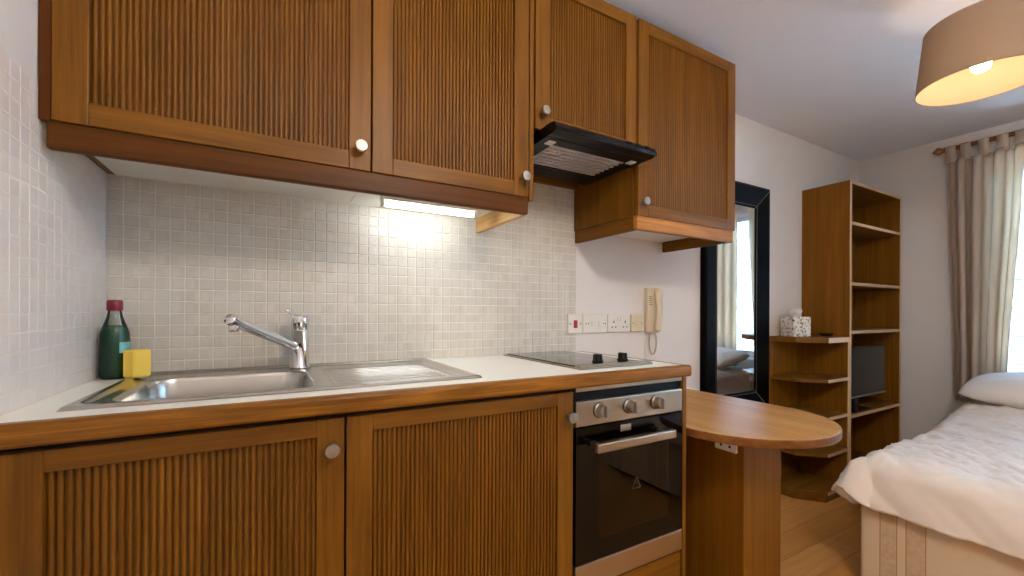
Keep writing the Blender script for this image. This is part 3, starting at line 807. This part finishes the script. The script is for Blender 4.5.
for lv_ in range(4):
    for i in range(4):
        a = lv_*4+i; b = lv_*4+(i+1) % 4; ff.append((a, b, b+4, a+4))
for i in range(4): ff.append((16+i, 16+(i+1) % 4, (i+1) % 4, i))
fb.add(vs, ff, M['mframe'])
fo = build('mirror_frame', fb, M['mframe'], r)
st = MB()
for i in range(4):
    a = m4[i]; b = i4[i]; st.tube([(a[0], yo-.0006, a[1]), (b[0], yi-.0006, b[1])], .0011, 6, M['stitch'])
    c = i4[(i+1) % 4]; q = (b[0]+(a[0]-b[0])*.12, b[1]+(a[1]-b[1])*.12); a2 = m4[(i+1) % 4]; q2 = (c[0]+(a2[0]-c[0])*.12, c[1]+(a2[1]-c[1])*.12)
    st.tube([(q[0], yi-.0032, q[1]), (q2[0], yi-.0032, q2[1])], .0009, 6, M['stitch'])
build('seam_line', st, M['stitch'], fo)
build('mirror_glass', MB().box(mx0+fw-.004, mx1-fw+.004, YB-.014, YB-.010, mz0+fw-.004, mz1-fw+.004), M['mirror'], r)

# ------------------------------------------------------------------ bookcase and corner shelves
bx0, bx1, by0, by1, bz1 = 3.080, 3.838, 1.2236, YB-.003, 1.936
r = thing('bookcase', 'tall open oak bookcase with a television inside', 'bookcase', ((bx0+bx1)/2, 1.36, 0))
t = .019
for (a, b) in ((bx0, bx0+t), (bx1-t, bx1)):
    sp_ = MB(); sp_.box(a, b, by0+.003, by1, 0, bz1, M['book_z'], .001); sp_.box(a, b, by0, by0+.003, 0, bz1, M['edge_z'])
    build('side_panel', sp_, M['book_z'], r)
build('back_panel', MB().box(bx0+t, bx1-t, by1-.008, by1-.001, 0.02, bz1-t, None), M['book_z'], r)
for z in (1.917, 1.664, 1.288, .987, .465, .06):
    sh = MB(); sh.box(bx0+t, bx1-t, by0+.005, by1-.009, z, z+.019, M['book_x']); sh.box(bx0+t, bx1-t, by0+.002, by0+.005, z, z+.019, M['edge'])
    build('top_panel' if z > 1.9 else 'shelf', sh, M['book_x'], r)
build('plinth', MB().box(bx0+t, bx1-t, by0+.012, by0+.03, 0, .059), M['book_x'], r)

cx0, cx1, cz1 = 2.700, 3.078, .970
r = thing('corner_shelf_unit', 'low open oak shelf unit with clipped corner beside the bookcase', 'shelf unit', ((cx0+cx1)/2, 1.36, 0))
poly = [(cx0, by1), (cx0, 1.345), (2.815, 1.2236), (cx1, 1.2236), (cx1, by1)]
pol_in = [(cx0+.004, by1-.009), (cx0+.004, 1.345), (2.818, 1.226), (cx1-.0195, 1.226), (cx1-.0195, by1-.009)]
build('back_panel', MB().box(cx0+.002, cx1-.019, by1-.008, by1, 0, cz1-.032), M['book_z'], r)
sp_ = MB(); sp_.box(cx1-.019, cx1, by0+.003, by1, 0, cz1-.032, M['book_z']); sp_.box(cx1-.019, cx1, by0, by0+.003, 0, cz1-.032, M['edge_z'])
build('side_panel', sp_, M['book_z'], r)
build('top_panel', MB().prism(poly, cz1-.032, cz1, M['book_x'], M['book_x'], .001).box(2.816, cx1-.001, 1.2205, 1.2236, cz1-.0315, cz1-.0005, M['edge']), M['book_x'], r)['label'] = 'top with pale front edge strip'  # front edge paled here and on the shelves for light falling on it
for z in (.704, .484, .268, .045):
    build('shelf', MB().prism(pol_in, z, z+.019, M['book_x'], M['book_x']).box(2.819, cx1-.0195, 1.2232, 1.226, z, z+.019, M['edge']), M['book_x'], r)
pol_b = [(cx0+.019, by1-.01), (cx0+.019, 1.36), (2.823, 1.236), (cx1-.02, 1.236), (cx1-.02, by1-.01)]
build('plinth', MB().prism(pol_b, 0, .0445, M['book_x'], M['book_x']), M['book_x'], r)

# tissue box cover
tb = thing('tissue_box', 'mosaic tissue box with a tissue poking out on the low shelf unit', 'tissue box', (2.80, 1.41, cz1))
bm_ = MB(); q = bmesh.new(); bmesh.ops.create_cube(q, size=1, matrix=Matrix.Diagonal((.115, .112, .120, 1))); bmesh.ops.bevel(q, geom=q.edges[:], offset=.004, segments=2, affect='EDGES')
bm_.merge(q, bm_.mi(M['mosaic']), None, Matrix.Translation((2.81, 1.40, cz1+.0610)) @ Matrix.Rotation(math.radians(-24), 4, 'Z'))
build('box_cover', bm_, M['mosaic'], tb)
ts = MB(); vv = []; ff = []
for i in range(9):
    for k in range(20):
        a = 2*PI*k/20; h = i/8; rr_ = (.014+.028*math.sin(h*PI*.8)**1.2)*(1+.28*math.sin(3*a+4*h)*h)*(1 if i < 8 else .35)
        vv.append((2.81+rr_*math.cos(a)*.9, 1.40+rr_*math.sin(a)*.8, cz1+.118+.052*h+.006*math.sin(5*a)*h))
for i in range(8):
    for k in range(20): ff.append((i*20+k, i*20+(k+1) % 20, (i+1)*20+(k+1) % 20, (i+1)*20+k))
ff.append(tuple(range(160, 180)))
ts.add(vv, ff, M['tissue'], True); build('tissue', ts, M['tissue'], tb)
# shallow bowl
db = MB(); db.lathe([(.0001, .001), (.022, .001), (.034, .008), (.043, .017), (.041, .018), (.032, .011), (.020, .004), (.0001, .004)], (3.015, 1.325, cz1), 'Z', 32, M['dish'], True, False)
tag(build('bowl', db, M['dish'], None, (3.015, 1.325, cz1)), 'small dark shallow bowl beside the tissue box', 'bowl')

# television on the shelf
r = thing('television', 'small flat television standing in the bookcase', 'television', (3.40, 1.30, .484))
build('casing', MB().box(3.108, 3.69, 1.262, 1.300, .570, .898, None, .004), M['tv'], r)
build('screen', MB().box(3.122, 3.676, 1.2605, 1.2622, .600, .884), M['screen'], r)
build('silver_trim', MB().box(3.108, 3.69, 1.258, 1.2625, .570, .582, None, .001), M['silver'], r)
nk = MB(); nk.box(3.27, 3.33, 1.275, 1.30, .494, .58, M['tv'], .004); build('neck', nk, M['tv'], r)
build('foot', MB().box(3.19, 3.41, 1.235, 1.40, .4845, .497, None, .004, 3), M['tv'], r)
# socket on the back of the bookcase below the television
r = thing('wall_socket', 'small white socket under the television shelf', 'socket', (3.16, by1, .34))
build('face_plate', MB().box(3.125, 3.21, by1-.020, by1-.0085, .340, .426, None, .003), M['white_plastic'], r)
for (xx, zz) in ((3.167, .405), (3.153, .367), (3.182, .367)): build('pin_hole', MB().box(xx-.004, xx+.004, by1-.0206, by1-.0198, zz-.005, zz+.005), M['dark'], r)

# ------------------------------------------------------------------ bed
ex0, ex1, ey0, ey1 = 2.065, 3.84, -.42, .784
r = thing('bed', 'divan bed with cream striped base at the window', 'bed', ((ex0+ex1)/2, (ey0+ey1)/2, 0))
build('divan_base', MB().box(ex0, ex1, ey0, ey1, .03, .345, None, .012, 3), M['divan'], r)
build('mattress', MB().box(ex0-.005, ex1, ey0-.005, ey1+.005, .347, .515, None, .035, 4), M['mattress'], r)
for (x, y) in ((ex0+.1, ey0+.1), (ex0+.1, ey1-.1), (ex1-.1, ey0+.1), (ex1-.1, ey1-.1)):
    build('castor', MB().lathe([(.0001, 0), (.02, 0), (.02, .031), (.0001, .031)], (x, y, 0), 'Z', 16, M['black'], True, False), M['black'], r)

def wrinkle(x, y):
    v = Vector((x*3.1, y*3.1, 0.3)); z = .010*noise.noise(v)
    # long creases running roughly along the bed, gathered
    a = x*.72-y*.70; b = x*.70+y*.72
    n1 = noise.noise(Vector((a*14+1.3*noise.noise(Vector((x*4, y*4, 2))), b*4.0, 1.7)))
    n2 = noise.noise(Vector((a*34+2.0*noise.noise(Vector((x*6, y*6, 5))), b*8.0, 6.1)))
    n3 = noise.noise(Vector((b*22, a*7.0, 9.4)))
    rg_ = lambda n, w_: max(0, 1-abs(n)/w_)**1.6
    z += .013*rg_(n1, .32)+.008*rg_(n2, .26)+.006*rg_(n3, .25)
    return z
DT = .527; R = .055
dx0, dy1 = ex0-.008, ey1+.006
LX, LYo = 3.60, .17
NXd, NYd = 200, 160
dv = MB(); vv = []; ff = []
FO = .156
for j in range(NYd+1):
    for i in range(NXd+1):
        px = (dx0-FO)+(LX-dx0+FO)*i/NXd; py = (ey0-.006-.16)+(dy1+.19-(ey0-.006-.16))*j/NYd
        ox = max(0, dx0+R-px); oy = max(0, py-(dy1-R)); oy2 = max(0, (ey0-.006+R)-py); oyy = max(oy, oy2)
        sgn = 1 if py > .2 else -1
        rr_ = max(ox, oyy); hyp = math.hypot(ox, oyy)
        bx_, by_ = max(px, dx0+R), min(max(py, ey0-.006+R), dy1-R)
        if hyp > 1e-6:
            d_ = Vector((-ox/hyp, sgn*oyy/hyp))
            ang = math.atan2(oyy, ox); corner = math.sin(2*ang)**2 if hyp > 0 else 0
            if rr_ < R*PI/2: a = rr_/R; out = R*math.sin(a); dn = R*(1-math.cos(a))
            else: e = rr_-R*PI/2; out = R+e*.10; dn = R+e*.985
            s_along = py*.9+px*.9*sgn*-1
            fold = noise.noise(Vector((s_along*11, .3, rr_*2.0)))*.5+noise.noise(Vector((s_along*24, 4.3, rr_*3)))*.3
            out += (dn/.18)*(.020*fold+.004)+corner*(dn*(.28+.05*math.sin(5*ang+.6))+.022*smooth01(dn/.05))+.004*smooth01(dn/.03)
            dn *= (1-.34*corner)
            hemv = .010*noise.noise(Vector((s_along*4.0, 7.7, 0)))*smooth01(dn/.15)
            X, Y, Z = bx_+d_.x*out, by_+d_.y*out, DT-dn+hemv
            w_ = max(0, 1-dn/.10); Z += wrinkle(px, py)*(.35+.65*w_)
        else:
            X, Y, Z = px, py, DT+wrinkle(px, py)
        # puff up: the quilt is fuller in the middle and near the pillows
        Z += .022*smooth01((px-dx0)/.35)*smooth01((dy1-py)/.3)*smooth01((py-ey0)/.3)+.075*smooth01((px-2.7)/.6)
        vv.append((X, Y, Z))
for j in range(NYd):
    for i in range(NXd):
        a = j*(NXd+1)+i; ff.append((a, a+1, a+NXd+2, a+NXd+1))
dv.add(vv, ff, M['duvet'], True)
duvet = tag(build('duvet', dv, M['duvet'], None, ((ex0+ex1)/2, (ey0+ey1)/2, DT)), 'creased off-white duvet spread over the bed', 'duvet')
so_ = duvet.modifiers.new('thickness', 'SOLIDIFY'); so_.thickness = .012; so_.offset = 1

def pillow(cx, cy, cz, lx, ly, lz, rot, tilt, lab):
    mb = MB(); vv = []; ff = []; NU, NV = 40, 24
    for top in (1, -1):
        for j in range(NV+1):
            for i in range(NU+1):
                u, v = -1+2*i/NU, -1+2*j/NV
                f = max(0, (1-abs(u)**2.6))**.5*max(0, (1-abs(v)**2.6))**.5
                x, y = u*lx/2*(1-.07*(1-abs(v))*0-.05*(abs(v)**2)), v*ly/2*(1-.05*abs(u)**2)
                z = top*f*lz/2+.007*noise.noise(Vector((u*3, v*3, top)))*f+.004*noise.noise(Vector((u*9, v*6, top+3)))*f
                vv.append((x, y, z))
    K = (NU+1)*(NV+1)
    for s_ in (0, 1):
        for j in range(NV):
            for i in range(NU):
                a = s_*K+j*(NU+1)+i; ff.append((a, a+1, a+NU+2, a+NU+1))
    mb.add(vv, ff, M['pillow'], True)
    bmesh.ops.remove_doubles(mb.bm, verts=mb.bm.verts, dist=.0008)
    mat = Matrix.Translation((cx, cy, cz)) @ Matrix.Rotation(rot, 4, 'Z') @ Matrix.Rotation(tilt, 4, 'X')
    bmesh.ops.transform(mb.bm, matrix=mat, verts=mb.bm.verts)
    return tag(build('pillow', mb, M['pillow'], None, (cx, cy, cz-.07)), lab, 'pillow')
pillow(3.44, .44, .712, .74, .44, .17, PI/2, math.radians(-8), 'plump white pillow at the head of the bed')

# ------------------------------------------------------------------ curtains
rx, rz = 3.835, 2.190
r = thing('curtain_pole', 'wooden curtain pole with turned finial above the window', 'curtain pole', (rx, .3, rz))
build('pole', MB().tube([(rx, 1.00, rz), (rx, .3, rz), (rx, -.48, rz)], .0135, 16, M['rod']), M['rod'], r)
build('finial', MB().lathe([(.0001, 0), (.014, 0), (.018, .006), (.012, .012), (.016, .022), (.024, .034), (.022, .046), (.012, .056), (.009, .062), (.0001, .070)], (rx, .998, rz), 'Y', 20, M['rod'], True, False), M['rod'], r)
for y in (.93, -.40):
    bk = MB(); bk.box(XR-.012, XR-.0005, y-.02, y+.02, rz-.035, rz+.035, M['rod'], .003); bk.box(rx-.004, XR-.010, y-.009, y+.009, rz-.026, rz-.010, M['rod'], .002)
    build('bracket', bk, M['rod'], r)
def curtain(y0, y1, ztop, zbot, nf, yb0, yb1, lab, seed):
    r = thing('curtain', lab, 'curtain', (rx, (y0+y1)/2, zbot), 'tab top curtains')
    NU, NV = 140, 40; mb = MB(); vv = []; ff = []
    for j in range(NV+1):
        v = j/NV; z = ztop-(ztop-zbot)*v
        a0 = y0+(yb0-y0)*smooth01(v); a1 = y1+(yb1-y1)*smooth01(v)
        for i in range(NU+1):
            u = i/NU; ph = 2*PI*nf*u+1.6*noise.noise(Vector((u*2.4, v*.7, seed)))
            amp = .030*(.55+.45*smooth01(v*4))*(1+.35*noise.noise(Vector((u*5, seed, v))))
            y = a0+(a1-a0)*u+.006*math.sin(2*ph)
            sag = .022*(1-v)**18*(.5-.5*math.cos(2*PI*nf*u))
            vv.append((rx+amp*math.sin(ph)-.004, y, z-sag))
    for j in range(NV):
        for i in range(NU):
            a = j*(NU+1)+i; ff.append((a, a+1, a+NU+2, a+NU+1))
    mb.add(vv, ff, M['curtain'], True)
    o = build('drape', mb, M['curtain'], r); s_ = o.modifiers.new('thickness', 'SOLIDIFY'); s_.thickness = .002
    for k in range(nf+1):
        y = y0+(y1-y0)*min(.985, max(.03, k/nf)); tb_ = MB(); pts = []
        for q in range(13):
            a = -PI*.02+PI*1.04*q/12; pts.append((rx-.0165*math.cos(a), rz+.0165*math.sin(a)))
        pts = [(rx-.0165, ztop-.03)]+pts+[(rx+.0165, ztop-.03)]
        n = len(pts); wv = .024
        tb_.add([(x, y-wv, z) for x, z in pts]+[(x, y+wv, z) for x, z in pts], [(i, i+1, n+i+1, n+i) for i in range(n-1)], M['curtain'], True)
        o = build('tab', tb_, M['curtain'], r); s_ = o.modifiers.new('thickness', 'SOLIDIFY'); s_.thickness = .002
    return r
curtain(.985, .672, 2.125, .56, 4, .955, .735, 'gathered beige tab top curtain at the left of the window', 1.3)
curtain(.545, .10, 2.125, .60, 5, .54, .12, 'beige tab top curtain at the far side of the window', 8.8)

# ------------------------------------------------------------------ pendant lamp
px, py, zb, zt = 2.205, .485, EYE+.832, EYE+1.05
r = thing('pendant_lamp', 'lit pendant lamp with tapered brown drum shade', 'lamp', (px, py, zb))
rb2, rt2 = .172, .150
sh = MB(); sh.lathe([(rb2, 0), (rt2, zt-zb)], (px, py, zb), 'Z', 72, M['shade'], True, False)
so1 = build('lamp_shade', sh, M['shade'], r)
ln = MB(); ln.lathe([(rb2-.002, .0005), (rt2-.002, zt-zb-.0005)], (px, py, zb), 'Z', 72, M['lining'], True, False)
build('shade_lining', ln, M['lining'], so1)['label'] = 'pale cream inner lining'
for (rad, z) in ((rb2-.001, zb), (rt2-.001, zt)):
    build('wire_ring', MB().tube([(px+rad*math.cos(2*PI*k/64), py+rad*math.sin(2*PI*k/64), z) for k in range(64)], .0016, 6, M['shade'], closed=True), M['shade'], so1)
for k in range(3):
    a = 2*PI*k/3+.4
    build('spider_arm', MB().tube([(px+.015*math.cos(a), py+.015*math.sin(a), zt-.03), (px+(rt2-.002)*math.cos(a), py+(rt2-.002)*math.sin(a), zt-.004)], .0015, 6, M['white_plastic']), M['white_plastic'], so1)
build('lamp_holder', MB().lathe([(.0001, .10), (.02, .10), (.02, .17), (.012, .19), (.0001, .19)], (px, py, zb), 'Z', 20, M['white_plastic'], True, False), M['white_plastic'], r)
bl = []
for k in range(15):
    t = PI*k/14; bl.append((max(.0001, .027*math.sin(t)), .037-.027*math.cos(t)))
bl = bl[:-3]+[(.014, .070), (.014, .078)]
build('bulb', MB().lathe(bl, (px, py, zb+.028), 'Z', 28, M['bulb'], True, False), M['bulb'], r)
build('flex', MB().tube([(px, py, zb+.18), (px, py, ZC-.02)], .003, 8, M['white_plastic']), M['white_plastic'], r)
build('ceiling_rose', MB().lathe([(.0001, -.03), (.018, -.03), (.045, -.012), (.048, -.0005), (.0001, -.0005)], (px, py, ZC), 'Z', 28, M['white_plastic'], True, False), M['white_plastic'], r)

# unseen opal globe, added behind the camera to brighten the room
gx, gy, gz = .60, -.30, 1.90
r = thing('globe_pendant', 'round opal globe lamp hanging behind the viewpoint', 'lamp', (gx, gy, gz))
gl = [(max(.0001, .13*math.sin(PI*k/24)), .13-.13*math.cos(PI*k/24)) for k in range(23)]
build('globe', MB().lathe(gl, (gx, gy, gz), 'Z', 40, M['dome'], True, False), M['dome'], r)
build('gallery', MB().lathe([(.036, .252), (.036, .275), (.012, .285), (.0001, .285)], (gx, gy, gz), 'Z', 24, M['chrome'], True, False), M['chrome'], r)
build('flex', MB().tube([(gx, gy, gz+.28), (gx, gy, ZC-.02)], .003, 8, M['white_plastic']), M['white_plastic'], r)
build('ceiling_rose', MB().lathe([(.0001, -.03), (.018, -.03), (.045, -.012), (.048, -.0005), (.0001, -.0005)], (gx, gy, ZC), 'Z', 28, M['white_plastic'], True, False), M['white_plastic'], r)

# ------------------------------------------------------------------ outside
fc = MB()
for k in range(18): fc.box(8.0, 8.2, -9, 9, -3+.35*k, -3+.35*k+.335, M['facade'], .006)
fc.box(8.05, 8.25, -9, 9, -3, 3.28, M['facade'])
tag(build('neighbouring_building', fc, M['facade'], None, (8, 0, -3)), 'pale building across the street seen through the window', 'building')
struct('ground', MB().box(XR+.3, 8.0, -9, 9, -.40, -.25), M['paving'])  # raised pale surface, added unseen to bounce sunlight onto the ceiling

# ------------------------------------------------------------------ world and lights
wd = bpy.data.worlds.new('sky'); scn.world = wd; wd.use_nodes = True; nt = wd.node_tree
sky = nt.nodes.new('ShaderNodeTexSky'); sky.sky_type = 'NISHITA'; sky.sun_disc = False
sky.sun_elevation = math.radians(38); sky.sun_rotation = math.radians(250)
sn = bpy.data.lights.new('sun', 'SUN'); sn.energy = 58.0; sn.angle = .02; sn.color = (1, .97, .92)
so_n = bpy.data.objects.new('sun', sn); COL.objects.link(so_n); so_n.rotation_euler = Vector((.2, .8, -.7)).to_track_quat('-Z', 'Y').to_euler()
bg = nt.nodes['Background']; bg.inputs[1].default_value = 5.0
nt.links.new(sky.outputs[0], bg.inputs[0])
# ------------------------------------------------------------------ camera
cam = bpy.data.cameras.new('camera'); co = bpy.data.objects.new('camera', cam); COL.objects.link(co)
cam.sensor_width = 36.0; cam.lens = 420/1024*36.0; cam.clip_start = .02
cam.shift_y = 24.5/1024
co.matrix_world = Matrix.Translation((0, 0, EYE)) @ Matrix.Rotation(math.radians(-29.5), 4, 'Z') @ Matrix.Rotation(math.radians(90), 4, 'X') @ Matrix.Rotation(math.radians(.25), 4, 'Z')
scn.camera = co
vs_ = scn.view_settings
vs_.view_transform = 'Standard'; vs_.look = 'None'; vs_.gamma = 1.0; vs_.exposure = 1.55; vs_.use_curve_mapping = False
scn.cycles.use_denoising = True; scn.cycles.use_adaptive_sampling = False
scn.cycles.max_bounces = 10; scn.cycles.diffuse_bounces = 5; scn.cycles.caustics_reflective = False; scn.cycles.caustics_refractive = False
